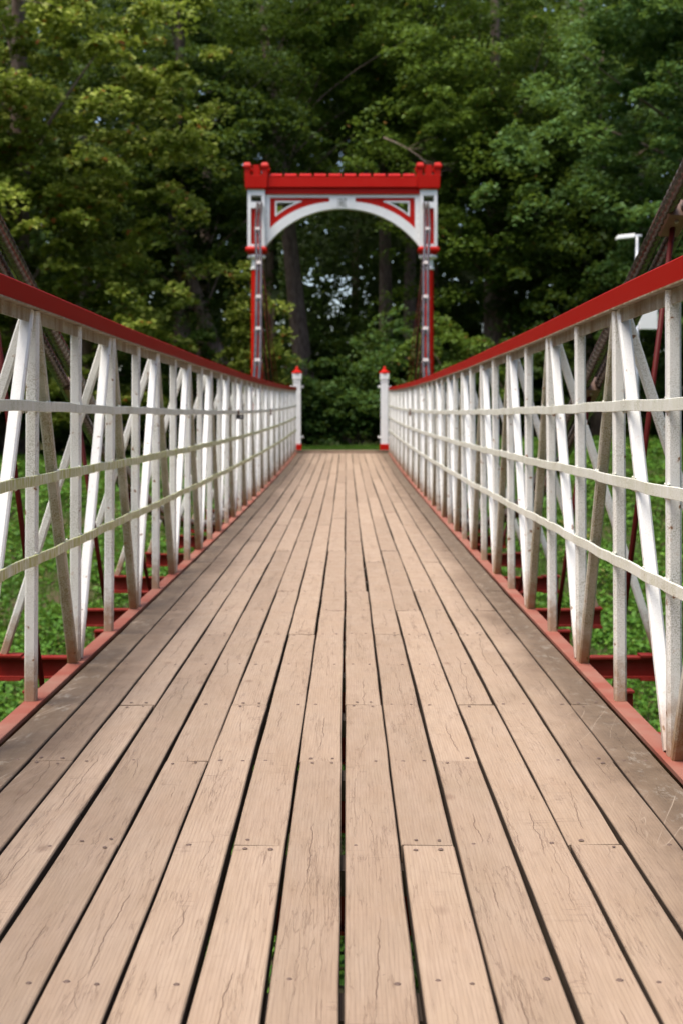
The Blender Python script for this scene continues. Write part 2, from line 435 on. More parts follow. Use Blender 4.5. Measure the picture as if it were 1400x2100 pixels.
# deck -------------------------------------------------------------------
deck = empty('footbridge_deck', (AX, 0, -.95))
tag(deck, 'long deck of weathered tan planks laid lengthwise on red steel cross beams', 'bridge deck')
PITCH = 2*HW/15
OFF = [2, 3, 0, 2, 3, 0, 2, 3, 0, 2, 3, 0, 2, 3, 0]
nails = MB()
for r in range(15):
    xc = AX - HW + (r+.5)*PITCH
    k = OFF[r] - 8
    while k < KEND:
        ka, kb = max(k, -6), min(k+4, KEND)
        k += 4
        if kb <= ka: continue
        ya = dk(ka)+.0015; yb = dk(kb)-.0015
        gap = .0048 + .0032*random.random() if 1 < r < 13 else .0050
        if r in (6, 7): gap += .002
        hw = PITCH/2 - gap/2
        jx = random.uniform(-.0016, .0016); yaw = random.uniform(-.002, .002)
        dz = random.uniform(-.0015, .0015); bow = random.uniform(-.0025, .0025); roll = random.uniform(-.0012, .0012)
        n = 2*(kb-ka)+2; T = .034
        bmv = MB(); secs = []
        for i in range(n+1):
            u = i/n; y = ya + (yb-ya)*u
            cx = xc + jx + yaw*(u-.5)*2 + bow*math.sin(math.pi*u)
            e = [random.uniform(-.0011, .0011) for _ in range(2)]
            z = zd(y) + dz
            c = .003
            a, b = cx-hw+e[0], cx+hw+e[1]
            endc = .0015 if i in (0, n) else 0
            secs.append([(a, y, z-T), (a, y, z-c-endc), (a+c, y, z-endc-roll), (b-c, y, z-endc+roll), (b, y, z-c-endc), (b, y, z-T)])
        vs = [p for s_ in secs for p in s_]
        fs = [(i*6+j, i*6+(j+1) % 6, (i+1)*6+(j+1) % 6, (i+1)*6+j) for i in range(n) for j in range(6)]
        fs = [f[::-1] for f in fs]
        fs += [tuple(range(6)), tuple(n*6+j for j in range(5, -1, -1))]
        bmv.add(vs, fs)
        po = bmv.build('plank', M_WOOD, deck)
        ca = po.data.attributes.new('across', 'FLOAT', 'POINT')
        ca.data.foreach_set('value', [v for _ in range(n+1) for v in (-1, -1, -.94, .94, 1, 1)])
        # nails over every beam
        for kk in range(ka, kb+1):
            yy = dk(kk) + (0 if ka < kk < kb else (.024 if kk == ka else -.024))
            for sgn in (-1, 1):
                if random.random() < .2: continue
                if ka < kk < kb and random.random() < .35: continue
                nx_ = xc + jx + sgn*(.026+random.uniform(-.006, .006)); ny = yy+random.uniform(-.009, .009)
                rr = .0043*random.uniform(.8, 1.25)
                zt = zd(ny)+dz
                vs = [(nx_+rr*math.cos(a)*1.15, ny+rr*math.sin(a), zt+.0004) for a in [q*math.pi/3 for q in range(6)]]
                vs += [(nx_+.7*rr*math.cos(a), ny+.7*rr*math.sin(a), zt+.0016) for a in [q*math.pi/3 for q in range(6)]]
                nails.add(vs, [(i, (i+1) % 6, 6+(i+1) % 6, 6+i) for i in range(6)] + [tuple(range(6, 12))])
tag(nails.build('nail', M_NAIL, deck), 'rows of dark nail heads over the beams', kind='stuff')
# threshold board at the far end
m = MB(); m.box(AX-.87, AX+.87, dk(KEND)+.004, dk(KEND)+.16, zd(dk(KEND))-.03, zd(dk(KEND))+.05)
m.build('threshold_board', M_WOOD, deck, bevel=.004)
# red kerb angles, in lengths
for sd in (-1, 1):
    for a, b in ((-6, 3), (3, 11), (11, 19), (19, 26), (26, 32)):
        m = MB(); ys = [dk(a)+.001+(dk(b)-dk(a)-.002)*i/(b-a) for i in range(b-a+1)]
        x0, x1 = AX+sd*(HW+.003), AX+sd*(HW+.055)
        vs = []; fs = []
        for y in ys:
            z = zd(y)+.012
            vs += [(x0, y, z-.012), (x0, y, z-.0015), (x0+sd*.0015, y, z), (x1-sd*.002, y, z), (x1, y, z-.002), (x1, y, z-.094), (x1-sd*.008, y, z-.094), (x1-sd*.008, y, z-.012)]
        n = 8
        for i in range(len(ys)-1):
            for j in range(n):
                f = (i*n+j, i*n+(j+1) % n, (i+1)*n+(j+1) % n, (i+1)*n+j)
                fs.append(f if sd > 0 else f[::-1])
        fs += [tuple(range(n)), tuple((len(ys)-1)*n+j for j in range(n))]
        m.add(vs, fs)
        m.build('kerb_angle', M_KERB, deck)
# cross beams
for k in range(-5, KEND):
    y = dk(k); zt = zd(y)-.086; long = (k % 2 == 0)
    h = 1.285 if long else 1.03
    m = MB()
    m.box(AX-h, AX+h, y-.026, y+.026, zt-.007, zt)
    m.box(AX-h, AX+h, y-.003, y+.003, zt-.075, zt-.007)
    m.box(AX-h, AX+h, y-.026, y+.026, zt-.082, zt-.075)
    b = m.build('cross_beam', M_BEAM, deck)
    if long:
        for sd in (-1, 1):
            m = MB(); m.box(AX+sd*1.19 if sd > 0 else AX-1.29, AX+1.29 if sd > 0 else AX-1.19, y-.031, y+.031, zt+.0005, zt+.008)
            m.box(AX+sd*1.19 if sd > 0 else AX-1.29, AX+1.29 if sd > 0 else AX-1.19, y-.031, y+.031, zt-.090, zt-.0825)
            m.build('end_plate', M_BEAM, b)
    # packing timber between beam and planks
    m = MB(); m.box(AX-.80, AX+.80, y-.045, y+.045, zt+.001, zt+.05); m.build('bearer', M_DARKWOOD, deck)
# wind bracing rods under the deck
for k in range(-6, KEND-2, 4):
    m = MB(); z = min(zd(dk(k)), zd(dk(k+4)))-.125
    m.tube([(AX-.8, dk(k), z), (AX+.8, dk(k+4), z+.002)], .008, 6)
    m.build('wind_brace', M_BEAM, deck)

# railings ---------------------------------------------------------------
def foot(o, first):
    a = o.data.attributes.new('foot', 'FLOAT', 'POINT')
    a.data.foreach_set('value', [1.0*first]*8 + [1.0*(1-first)]*8)
H_F = [.867, .655, .425]
def railing(sd, label, side_label):
    t = empty('railing', (AX+sd*RX, 0, -.82)); tag(t, label, 'railing', 'railings along both sides of the footbridge')
    X = AX + sd*RX
    matf = [M_FLAT, M_FLATY, M_FLATY] if sd < 0 else [M_FLAT, M_FLAT, M_FLAT]
    KS = -5
    for k in range(KS, KEND+1):
        y = dk(k) if k < KEND else dk(k)-.12
        j = random.uniform(-.004, .004)
        m = MB(); m.bar((X, y, zd(y)+.0125), (X+j-sd*.006, y+random.uniform(-.004, .004), zd(y)+1.144), .035, .030, .2)
        foot(m.build('upright', M_BAR, t), 1)
        if k < KEND:
            y2 = dk(k+1) if k+1 < KEND else dk(k+1)-.12
            e0, e1 = .036, .036
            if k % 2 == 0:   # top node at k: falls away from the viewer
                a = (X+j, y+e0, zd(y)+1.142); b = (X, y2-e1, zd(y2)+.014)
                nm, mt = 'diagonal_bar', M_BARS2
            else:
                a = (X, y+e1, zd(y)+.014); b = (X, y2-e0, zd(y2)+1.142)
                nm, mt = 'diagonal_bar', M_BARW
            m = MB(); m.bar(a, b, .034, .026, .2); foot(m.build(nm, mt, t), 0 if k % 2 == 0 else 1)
        if k % 2 == 0:       # outward brace down to the long beam end
            m = MB(); m.bar((AX+sd*(RX+.022), y+.012, zd(y)+1.13), (AX+sd*1.262, y+.005, zd(y)-.080), .008, .040, .1, side=Vector((1, 0, .3)))
            m = MB(); m.bar((AX+sd*(RX+.020), y+.010, zd(y)+1.13), (AX+sd*1.262, y+.005, zd(y)-.078), .030, .024, .2)
            foot(m.build('brace', M_BAR, t), 0)
    # woven flats on the inner face: slightly bent between the bars
    for h, mt in zip(H_F, matf):
        m = MB(); ys = np.arange(dk(KS), dk(KEND)+.001, SP/10); vs = []; fs = []
        for i, y in enumerate(ys):
            wz = .0016*math.sin(y*3.3+h*9)+.0012*math.sin(y*11+h*30)
            wx = .0022*math.sin(y*10.26*2+h*5)+.0012*math.sin(y*31)
            z = zd(y)+h+wz
            xi = X - sd*(.0180+.0065+wx); xo = xi + sd*.0060
            vs += [(xi, y, z-.0145), (xi, y, z+.0135), (xi+sd*.0015, y, z+.0150), (xo, y, z+.0150), (xo, y, z-.0155), (xi+sd*.0012, y, z-.0155)]
        n = 6
        for i in range(len(ys)-1):
            for j in range(n):
                f = (i*n+j, i*n+(j+1) % n, (i+1)*n+(j+1) % n, (i+1)*n+j)
                fs.append(f[::-1] if sd > 0 else f)
        m.add(vs, fs); o = m.build('flat_rail', mt, t)
        if sd < 0 and h < .8: o['label'] = 'flat rail stained yellow green with algae'
    # weld beads
    m = MB()
    for k in range(KS, 14):
        y = dk(k); y2 = dk(k+1)
        for h in H_F:
            ws = h/1.13
            yd = y + (y2-y)*((1-ws) if k % 2 == 0 else ws)
            for yy in (y, yd):
                for s2 in (-1, 1):
                    for s3 in (-1, 1):
                        if random.random() < .3: continue
                        c = Vector((X-sd*.0175, yy+s3*.016, zd(yy)+h+s2*.0165)); r = random.uniform(.003, .0055)
                        vs = [c+Vector(q)*r for q in ((1,0,0),(-1,0,0),(0,1.5,0),(0,-1.5,0),(0,0,1),(0,0,-1))]
                        m.add(vs, [(0,2,4),(2,1,4),(1,3,4),(3,0,4),(2,0,5),(1,2,5),(3,1,5),(0,3,5)])
    o = m.build('weld_bead', M_FLAT, t, smooth=True); o['kind'] = 'stuff'
    # flange strip, lip plate and red handrail
    segs = [(KS, 2), (2, 8), (8, 14), (14, 20), (20, 26), (26, 32)]
    def sweep(prof, a, b, name, mat):
        m = MB(); nn = (b-a)*2; vs = []; fs = []
        ys = [dk(a)+.0008+(dk(b)-dk(a)-.0016)*i/nn for i in range(nn+1)]
        for y in ys:
            for (px, pz) in prof: vs.append((X+sd*px, y, zd(y)+pz+.0012*math.sin(y*2.1)))
        n = len(prof)
        for i in range(nn):
            for j in range(n):
                f = (i*n+j, i*n+(j+1) % n, (i+1)*n+(j+1) % n, (i+1)*n+j); fs.append(f if sd > 0 else f[::-1])
        fs += [tuple(range(n)), tuple(nn*n+j for j in range(n-1, -1, -1))]
        m.add(vs, fs); o = m.build(name, mat, t); smooth_angle(o, 40); return o
    sweep([(-.011, 1.108), (-.006, 1.108), (-.006, 1.1445), (-.011, 1.1445)], KS, KEND, 'flange_strip', M_FLANGE)
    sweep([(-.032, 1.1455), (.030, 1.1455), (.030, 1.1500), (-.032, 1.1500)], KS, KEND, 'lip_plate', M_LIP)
    pr = [(-.029, 1.1505), (.029, 1.1505), (.029, 1.200), (.024, 1.206), (-.026, 1.206), (-.029, 1.203)]
    for a, b in segs: sweep(pr, a, b, 'handrail', M_RAIL)
    return t
railing(-1, 'left railing of slanting white bars with algae yellowed flats under a dark red handrail', 'left')
railing(1, 'right railing of slanting white bars with grey white flats under a brick red handrail', 'right')

# padlocks
def lock(y, sd, w, h, mat, label, cat):
    X = AX+sd*(RX-.034)
    o = empty('padlock', (X, y, zd(y)+H_F[0]-.05)); tag(o, label, cat)
    z = zd(y)+H_F[0]
    m = MB(); m.box(X-.012, X+.012, y-.02, y+.02, z-.02-h, z-.018)
    if w > .05: m = MB(); m.box(X-w/2+.004, X+w/2-.004, y-.013, y+.013, z-.02-h, z-.020)
    m.build('body', mat, o, bevel=.003)
    m = MB(); m.tube([(X, y-.011, z-.022), (X-.001, y-.013, z+.012), (X, y, z+.021), (X-.001, y+.013, z+.012), (X, y+.011, z-.022)], .0055, 8)
    m.build('shackle', M_RUST, o, smooth=True)
    if w > .05:
        m = MB(); m.tube([(X+.022, y-.0135, z-.02-h/2), (X+.022, y-.0175, z-.02-h/2)], .009, 12); m.build('cylinder_face', M_STEEL, o)
lock(10.55, -1, .095, .038, M_LOCK, 'wide dark padlock hanging from the top flat of the left railing', 'padlock')
lock(15.1, -1, .03, .034, M_RUST, 'small rusty padlock hanging on the far part of the left railing', 'padlock')
lock(15.3, 1, .03, .045, M_RUST, 'small dark rusty padlock hanging on the right railing', 'padlock')

# end posts ---------------------------------------------------------------
def end_post(x, label):
    y = 23.62; z0 = -.66
    t = empty('railing_end_post', (x, y, z0)); tag(t, label, 'post', 'white end posts at the far end of the deck')
    m = MB(); m.lathe((x, y, z0), [(.082, 0), (.082, .20), (.078, .205)], sq=True); m.build('plinth', M_KERB if False else M_TOWER, t)
    m = MB(); m.lathe((x, y, z0), [(.068, .2055), (.068, 1.34), (.073, 1.345), (.073, 1.36), (.068, 1.365), (.070, 1.39), (.082, 1.40), (.082, 1.505)], sq=True)
    m.build('shaft', M_WHITE, t)
    m = MB(); m.lathe((x, y, z0), [(.098, 1.506), (.098, 1.535), (.060, 1.556), (.035, 1.575), (.030, 1.60), (.022, 1.625), (.008, 1.64)], 16); smooth_angle(m.build('cap', M_TOWER, t), 40)
    for zz in (1.26, .33):
        for s in (-1, 1):
            m = MB(); m.tube([(x+s*.069, y-.02, z0+zz), (x+s*.10, y-.02, z0+zz)], .012, 8); m.tube([(x+s*.10, y-.02, z0+zz), (x+s*.118, y-.02, z0+zz)], .024, 8)
            m.build('hinge_pin', M_WHITE, t)
end_post(-.895, 'white end post with red cap where the left railing stops')
end_post(.705, 'white end post with red cap where the right railing stops')

# abutment
m = MB(); m.box(AX-1.35, AX+1.35, 23.50, 24.15, -3.0, -.70)
o = m.build('abutment', M_CONC, None, bevel=.02); tag(o, 'low concrete abutment carrying the far end of the deck', 'abutment', kind='structure')

# far tower ---------------------------------------------------------------
TY = 24.2; TXc = AX-.006
K = 108.5
def Z(y): return (860-y)/K
def Xp(px): return (px-709)/K
tower = empty('bridge_tower', (TXc, TY, -.8)); tag(tower, 'red and white iron gate tower with battlements and segmental arch at far end', 'bridge tower')
CW = 1.613
def arc_in(x):   # intrados
    half, rise = 1.462, .742
    Rr = (half*half+rise*rise)/(2*rise); zc = Z(428.6)-Rr
    return zc + math.sqrt(max(Rr*Rr-x*x, 0))
for sd in (-1, 1):
    cx = TXc+sd*CW; c = (cx, TY, 0)
    m = MB(); m.lathe(c, [(.22, -.9), (.22, -.62), (.17, -.55), (.135, -.50)], 24); smooth_angle(m.build('column_base', M_TOWER, tower), 30)
    m = MB(); m.lathe(c, [(.112, -.52), (.101, Z(554.5))], 24); smooth_angle(m.build('column_shaft', M_TOWER, tower), 30)
    m = MB(); m.lathe(c, [(.105, Z(554)), (.118, Z(553)), (.118, Z(550)), (.098, Z(548)), (.098, Z(534)), (.11, Z(532)), (.165, Z(530)), (.175, Z(527)), (.165, Z(524)), (.12, Z(523.5))], 24)
    smooth_angle(m.build('neck', M_WHITE, tower), 30)
    m = MB(); m.lathe(c, [(.125, Z(523.3)), (.145, Z(521)), (.20, Z(516)), (.20, Z(511.5)), (.175, Z(508.5)), (.175, Z(508))], sq=True); m.build('capital', M_TOWER, tower, bevel=.004)
    # open box above the capital: frame, red panel, hole for the cable saddle
    y0, y1 = TY-.15, TY+.15
    w2 = .162
    m = MB()
    m.box(cx-w2, cx-w2+.062, y0, y1, Z(507.5), Z(391)); m.box(cx+w2-.062, cx+w2, y0, y1, Z(507.5), Z(391))
    m.box(cx-w2+.062, cx+w2-.062, y0, y1, Z(507.5), Z(502.5)); m.box(cx-w2+.062, cx+w2-.062, y0, y1, Z(403), Z(391))
    m.box(cx-w2+.062, cx+w2-.062, y0, y1, Z(429), Z(416.5))
    m.build('box_frame', M_WHITE, tower)
    m = MB(); m.box(cx-w2+.0625, cx+w2-.0625, y0+.035, y1-.035, Z(502.4), Z(429.1)); m.build('panel', M_TOWER, tower)
    m = MB(); m.box(cx-w2+.0625, cx+w2-.0625, TY-.01, TY+.06, Z(416.4), Z(411)); m.build('saddle', M_CLAMP, tower)
    # turret with four capped corner horns
    tw = .215
    m = MB(); m.lathe((cx, TY, 0), [(.19, Z(390.8)), (.20, Z(388.5)), (.205, Z(388)), (tw, Z(363))], sq=True); m.build('turret', M_TOWER, tower, bevel=.003)
    for sx in (-1, 1):
        for sy in (-1, 1):
            hx, hy = cx+sx*.165, TY+sy*.165
            m = MB(); m.lathe((hx, hy, 0), [(.048, Z(363.2)), (.05, Z(350)), (.075, Z(347.5)), (.075, Z(343)), (.05, Z(338.5)), (.045, Z(337))], sq=True)
            m.build('turret_horn', M_TOWER, tower)
    for sy in (-1, 1):
        m = MB(); m.box(cx-.055, cx+.055, TY+sy*.165-.04, TY+sy*.165+.04, Z(363.1), Z(342)); m.build('merlon', M_TOWER, tower)
    for sx in (-1, 1):
        m = MB(); m.box(cx+sx*.165-.04, cx+sx*.165+.04, TY-.055, TY+.055, Z(363.1), Z(342)); m.build('merlon', M_TOWER, tower)
xi = CW-.163
# lintel: upper battlement band and lower band
m = MB(); m.box(TXc-1.397, TXc+1.397, TY-.17, TY+.17, Z(386.5), Z(366.5)); m.build('parapet', M_TOWER, tower, bevel=.004)
m = MB(); m.box(TXc-1.447, TXc+1.447, TY-.115, TY+.115, Z(399.5), Z(386.6)); m.build('lintel_band', M_TOWER, tower)
nm = 10; wtot = 2.76; pit = wtot/nm
for i in range(nm):
    xm = TXc - wtot/2 + (i+.5)*pit
    m = MB(); w_ = pit/2-.022
    ys0, ys1 = TY-.172, TY+.172
    m.add([(xm-w_, ys0, Z(366.4)), (xm+w_, ys0, Z(366.4)), (xm+w_, ys1, Z(366.4)), (xm-w_, ys1, Z(366.4)),
           (xm-w_, ys0, Z(362.6)), (xm+w_, ys0, Z(362.6)), (xm+w_, ys1, Z(362.6)), (xm-w_, ys1, Z(362.6)),
           (xm-w_+.008, ys0+.09, Z(358)), (xm+w_-.008, ys0+.09, Z(358)), (xm+w_-.008, ys1-.09, Z(358)), (xm-w_+.008, ys1-.09, Z(358))],
          [(0,3,2,1),(0,1,5,4),(1,2,6,5),(2,3,7,6),(3,0,4,7),(4,5,9,8),(5,6,10,9),(6,7,11,10),(7,4,8,11),(8,9,10,11)])
    m.build('merlon', M_TOWER, tower)
# arch: white ring, top bar, red spandrel frames and white edged openings
N = 48
zt = Z(400)
m = MB(); xs = [-xi+.001+(2*xi-.002)*i/N for i in range(N+1)]
lo = [arc_in(x) for x in xs]; hi = [min(arc_in(x)+(.135+.115*(abs(x)/1.46)**1.5), zt-.001) for x in xs]
m.ribbon([TXc+x for x in xs], lo, hi, TY-.075, TY+.075); smooth_angle(m.build('arch_ring', M_WHITE, tower), 30)
m = MB(); m.box(TXc-xi+.001, TXc+xi-.001, TY-.076, TY+.076, Z(406.5), zt); m.build('arch_top_bar', M_WHITE, tower)
m = MB(); m.box(TXc-.24, TXc+.24, TY-.078, TY+.078, Z(426), Z(406.6)); m.build('keystone_panel', M_WHITE, tower)
def ring_top(x): return min(arc_in(x)+(.135+.115*(abs(x)/1.46)**1.5), zt-.001)
for sd in (-1, 1):
    # white upright next to the column
    m = MB(); xa, xb = 1.36, xi-.002
    m.box(min(TXc+sd*xa, TXc+sd*xb), max(TXc+sd*xa, TXc+sd*xb), TY-.077, TY+.077, ring_top(1.36)-.25, Z(406.6)); m.build('arch_side_bar', M_WHITE, tower)
    # red panel : top strip, side strip, curved strip
    y0, y1 = TY-.055, TY+.055
    zin = lambda x: ring_top(x)
    xs = [.24+(1.359-.24)*i/30 for i in range(31)]
    inner_lo = lambda x: zin(x)+.105+.03*(x/1.36)
    m = MB()
    hi = [min(zin(x)+.105+.03*(x/1.36), Z(406.7)) for x in xs]
    P = [(TXc+sd*x, zin(x)-.002, h) for x, h in zip(xs, hi)]
    if sd < 0: P = P[::-1]
    m.ribbon([p[0] for p in P], [p[1] for p in P], [p[2] for p in P], y0, y1); m.build('spandrel_curve', M_TOWER, tower)
    ztop_in = Z(413)
    P = [(TXc+sd*x, max(ztop_in, min(zin(x)+.10, Z(407))), Z(406.8)) for x in xs]
    if sd < 0: P = P[::-1]
    m = MB(); m.ribbon([p[0] for p in P], [p[1] for p in P], [p[2] for p in P], y0+.001, y1-.001); m.build('spandrel_top', M_TOWER, tower)
    m = MB(); m.box(min(TXc+sd*1.262, TXc+sd*1.3595), max(TXc+sd*1.262, TXc+sd*1.3595), y0+.002, y1-.002, zin(1.3)+.02, Z(406.9)); m.build('spandrel_side', M_TOWER, tower)
    # white trim round the opening
    xo = [x for x in xs if inner_lo(x) < ztop_in-.02 and x < 1.262]
    xo = [xo[0]+(1.262-xo[0])*i/20 for i in range(21)]
    P = [(TXc+sd*x, inner_lo(x)-.004, inner_lo(x)+.028) for x in xo]
    if sd < 0: P = P[::-1]
    m = MB(); m.ribbon([p[0] for p in P], [p[1] for p in P], [p[2] for p in P], y0-.006, y1+.006); m.build('opening_trim', M_WHITE, tower)
    m = MB(); m.box(min(TXc+sd*(xo[0]-.03), TXc+sd*1.262), max(TXc+sd*(xo[0]-.03), TXc+sd*1.262), y0-.0065, y1+.0065, ztop_in-.026, ztop_in+.002); m.build('opening_trim', M_WHITE, tower)
    m = MB(); m.box(min(TXc+sd*1.234, TXc+sd*1.264), max(TXc+sd*1.234, TXc+sd*1.264), y0-.007, y1+.007, inner_lo(1.26)+.01, ztop_in-.0265); m.build('opening_trim', M_WHITE, tower)
    # rivets down the side bar
    m = MB()
    for i in range(6):
        zz = Z(505)+i*.13; m.tube([(TXc+sd*(xi-.03), TY-.0775, zz), (TXc+sd*(xi-.03), TY-.0835, zz)], .008, 6)
    m.build('rivet', M_CLAMP, tower)
for i, s_ in enumerate(('1878', '1881', '1992')):
    cu = bpy.data.curves.new('numerals', 'FONT'); cu.body = s_; cu.size = .072; cu.align_x = 'CENTER'; cu.extrude = .002; cu.space_character = 1.25
    cu.offset = .0012
    cu.materials.append(M_INK)
    tmp = link(bpy.data.objects.new('tmp', cu)); bpy.context.view_layer.update()
    me = bpy.data.meshes.new_from_object(tmp); bpy.data.objects.remove(tmp); me.name = 'numerals'
    if not me.materials: me.materials.append(M_INK)
    me.transform(Matrix.Rotation(R(90), 4, 'X')); o = link(bpy.data.objects.new('numerals', me))
    o.location = (Xp(700.5), TY-.0805, Z(408.2+i*6.2)-.047); put(o, tower)

# suspension cables ---------------------------------------------------------
TAB = [(-.6, 4.15, 1.52), (.8, 2.95, 1.42), (2.0, 2.10, 1.33), (3.1, 1.30, 1.25), (4.34, .68, 1.165), (5.56, .13, 1.115), (6.79, -.34, 1.095), (8.83, -.70, 1.075), (10.5, -.86, 1.07), (12.3, -.80, 1.07),
       (14.2, -.46, 1.075), (16.0, .10, 1.10), (17.81, .80, 1.165), (19.04, 1.33, 1.239), (20.26, 1.92, 1.317), (21.49, 2.61, 1.395), (22.71, 3.36, 1.50), (24.2, 4.13, 1.56)]
ty = np.array([t[0] for t in TAB]); tz = np.array([t[1] for t in TAB]); tx = np.array([t[2] for t in TAB])
def pchip(xq, x, y):
    h = np.diff(x); d = np.diff(y)/h; m_ = np.zeros(len(x)); m_[0] = d[0]; m_[-1] = d[-1]
    m_[1:-1] = (h[1:]*d[:-1]+h[:-1]*d[1:])/(h[1:]+h[:-1])
    i = np.clip(np.searchsorted(x, xq)-1, 0, len(x)-2); t = (xq-x[i])/h[i]
    return (2*t**3-3*t**2+1)*y[i]+(t**3-2*t**2+t)*h[i]*m_[i]+(-2*t**3+3*t**2)*y[i+1]+(t**3-t**2)*h[i]*m_[i+1]
def cable_pt(y, sd, lat=0.0):
    z = float(pchip(np.array([y]), ty, tz)[0]); x = float(pchip(np.array([y]), ty, tx)[0])
    return Vector((AX+sd*(x+lat), y, z))
def rope(sd, lat, parent, name):
    RAD = .0255
    Y = np.linspace(-.6, 24.2, 4000)
    P = np.stack([AX+sd*(pchip(Y, ty, tx)+lat), Y, pchip(Y, ty, tz)], 1)
    L = np.concatenate([[0], np.cumsum(np.linalg.norm(np.diff(P, axis=0), axis=1))])
    near = L < np.interp(9.5, Y, L)
    s1 = np.arange(0, np.interp(9.5, Y, L), .0065); s2 = np.arange(s1[-1]+.0065, L[-1], .014)
    s = np.concatenate([s1, s2]); P = np.stack([np.interp(s, L, P[:, i]) for i in range(3)], 1)
    D = np.gradient(P, axis=0); D /= np.linalg.norm(D, axis=1, keepdims=True)
    U = np.cross(D, np.array([1., 0, 0])); U /= np.linalg.norm(U, axis=1, keepdims=True); W = np.cross(U, D)
    n = 14; a = np.linspace(0, 2*np.pi, n, endpoint=False)
    per = np.where(s < s1[-1], .036, .07)
    ph = np.concatenate([[0], np.cumsum(np.diff(s)/per[1:])])*2*np.pi
    rr = RAD*(1 + .13*np.abs(np.sin(.5*(ph[:, None] + a[None, :]))) - .05)
    rr *= (1-.02*sst((P[:, 1]-13)/8))[:, None]
    V = P[:, None, :] + rr[:, :, None]*(np.cos(a)[None, :, None]*U[:, None, :] + np.sin(a)[None, :, None]*W[:, None, :])
    m_ = len(s); V = V.reshape(-1, 3)
    i = np.arange(m_-1)[:, None]*n; j = np.arange(n)[None, :]; j2 = (j+1) % n
    F = np.stack([i+j, i+j2, i+n+j2, i+n+j], -1).reshape(-1, 4)
    me = bpy.data.meshes.new(name); me.from_pydata(V.tolist(), [], F.tolist()); me.materials.append(M_CABLE)
    me.polygons.foreach_set('use_smooth', [True]*len(me.polygons)); me.update()
    o = link(bpy.data.objects.new(name, me)); put(o, parent)
def backstay_pts(sd, lat):
    return [Vector((AX+sd*(1.60+lat), 24.2, 4.13)), Vector((AX+sd*(1.615+lat), 26.5, 2.15)), Vector((AX+sd*(1.63+lat), 28.2, .85)), Vector((AX+sd*(1.65+lat), 30.2, -.75))]
for sd, lb in ((-1, 'twin twisted brown suspension cables swooping past the left railing'), (1, 'twin twisted brown suspension cables swooping past the right railing')):
    t = empty('suspension_cable', (AX+sd*1.1, 10, -.9)); tag(t, lb, 'suspension cable', 'pair of suspension cables')
    for lat in (-.034, .034): rope(sd, lat, t, 'strand')
    for lat in (-.05, .05):
        m = MB(); m.tube(backstay_pts(sd, lat), .028, 8); m.build('backstay', M_CABLE, t, smooth=True)
    for k in range(-3, KEND, 2):
        y = dk(k); c = cable_pt(y, sd); d = (cable_pt(y+.05, sd)-cable_pt(y-.05, sd)).normalized()
        side = Vector((1, 0, 0)); wd = (.122 if y < 12 else .125)
        m = MB(); m.bar(c-d*.065, c+d*.065, wd, .062, .48, side=side); cl_ = m.build('cable_clamp', M_CLAMPB if y < 9 else M_CLAMP, t)
        m = MB()
        up = side.cross(d).normalized(); up = up if up.z > 0 else -up
        for q in (-.03, .03): m.tube([c+d*q-up*.038, c+d*q+up*.038], .007, 6)
        m.build('clamp_bolt', M_CLAMP, cl_)
        zb = zd(y)-.088
        if c.z > zb+.25:
            foot = Vector((AX+sd*.955, y, zb-.09))
            hg = [c-Vector((0, 0, .03)), foot]
            m = MB(); m.tube(hg, .0095 if y < 11 else .0055, 8); m.build('hanger_rod', M_ROD, t, smooth=True)
        else:
            m = MB(); m.tube([c-Vector((0, 0, .0)), Vector((c.x, y, zb+.0))] if abs(c.z-zb) > .02 else [c, c+Vector((0, 0, .1))], .0095, 6); m.build('hanger_rod', M_ROD, t)

# lamp ----------------------------------------------------------------------
def lamp():
    y = 26; k = 101.0
    x = (1305-709)/k; zg = float(gz(x, y))
    t = empty('street_lamp', (x, y, zg)); tag(t, 'grey street lamp with flat head standing behind the right railing', 'street lamp')
    ztop = (860-486)/k
    m = MB(); m.tube([(x, y, zg-.1), (x, y, zg+1.2), (x, y, ztop+.02)], [.06, .05, .035], 12); m.build('pole', M_STEEL, t, smooth=True)
    m = MB()
    zc = ztop
    m.add([(x-.43, y-.07, zc-.055), (x-.05, y-.10, zc-.02), (x-.05, y+.10, zc-.02), (x-.43, y+.07, zc-.055),
           (x-.40, y-.06, zc+.03), (x-.05, y-.085, zc+.065), (x-.05, y+.085, zc+.065), (x-.40, y+.06, zc+.03)],
          [(0,3,2,1),(4,5,6,7),(0,1,5,4),(1,2,6,5),(2,3,7,6),(3,0,4,7)])
    m.build('lamp_head', M_BOXW, t, bevel=.012)
    m = MB(); m.tube([(x-.05, y, zc+.02), (x+.09, y, zc+.02)], .032, 8); m.build('head_mount', M_STEEL, t)
    m = MB(); m.box(x+.035, x+.40, y-.10, y-.02, (860-676)/k, (860-634)/k); m.build('switch_box', M_BOXW, t, bevel=.01)
lamp()

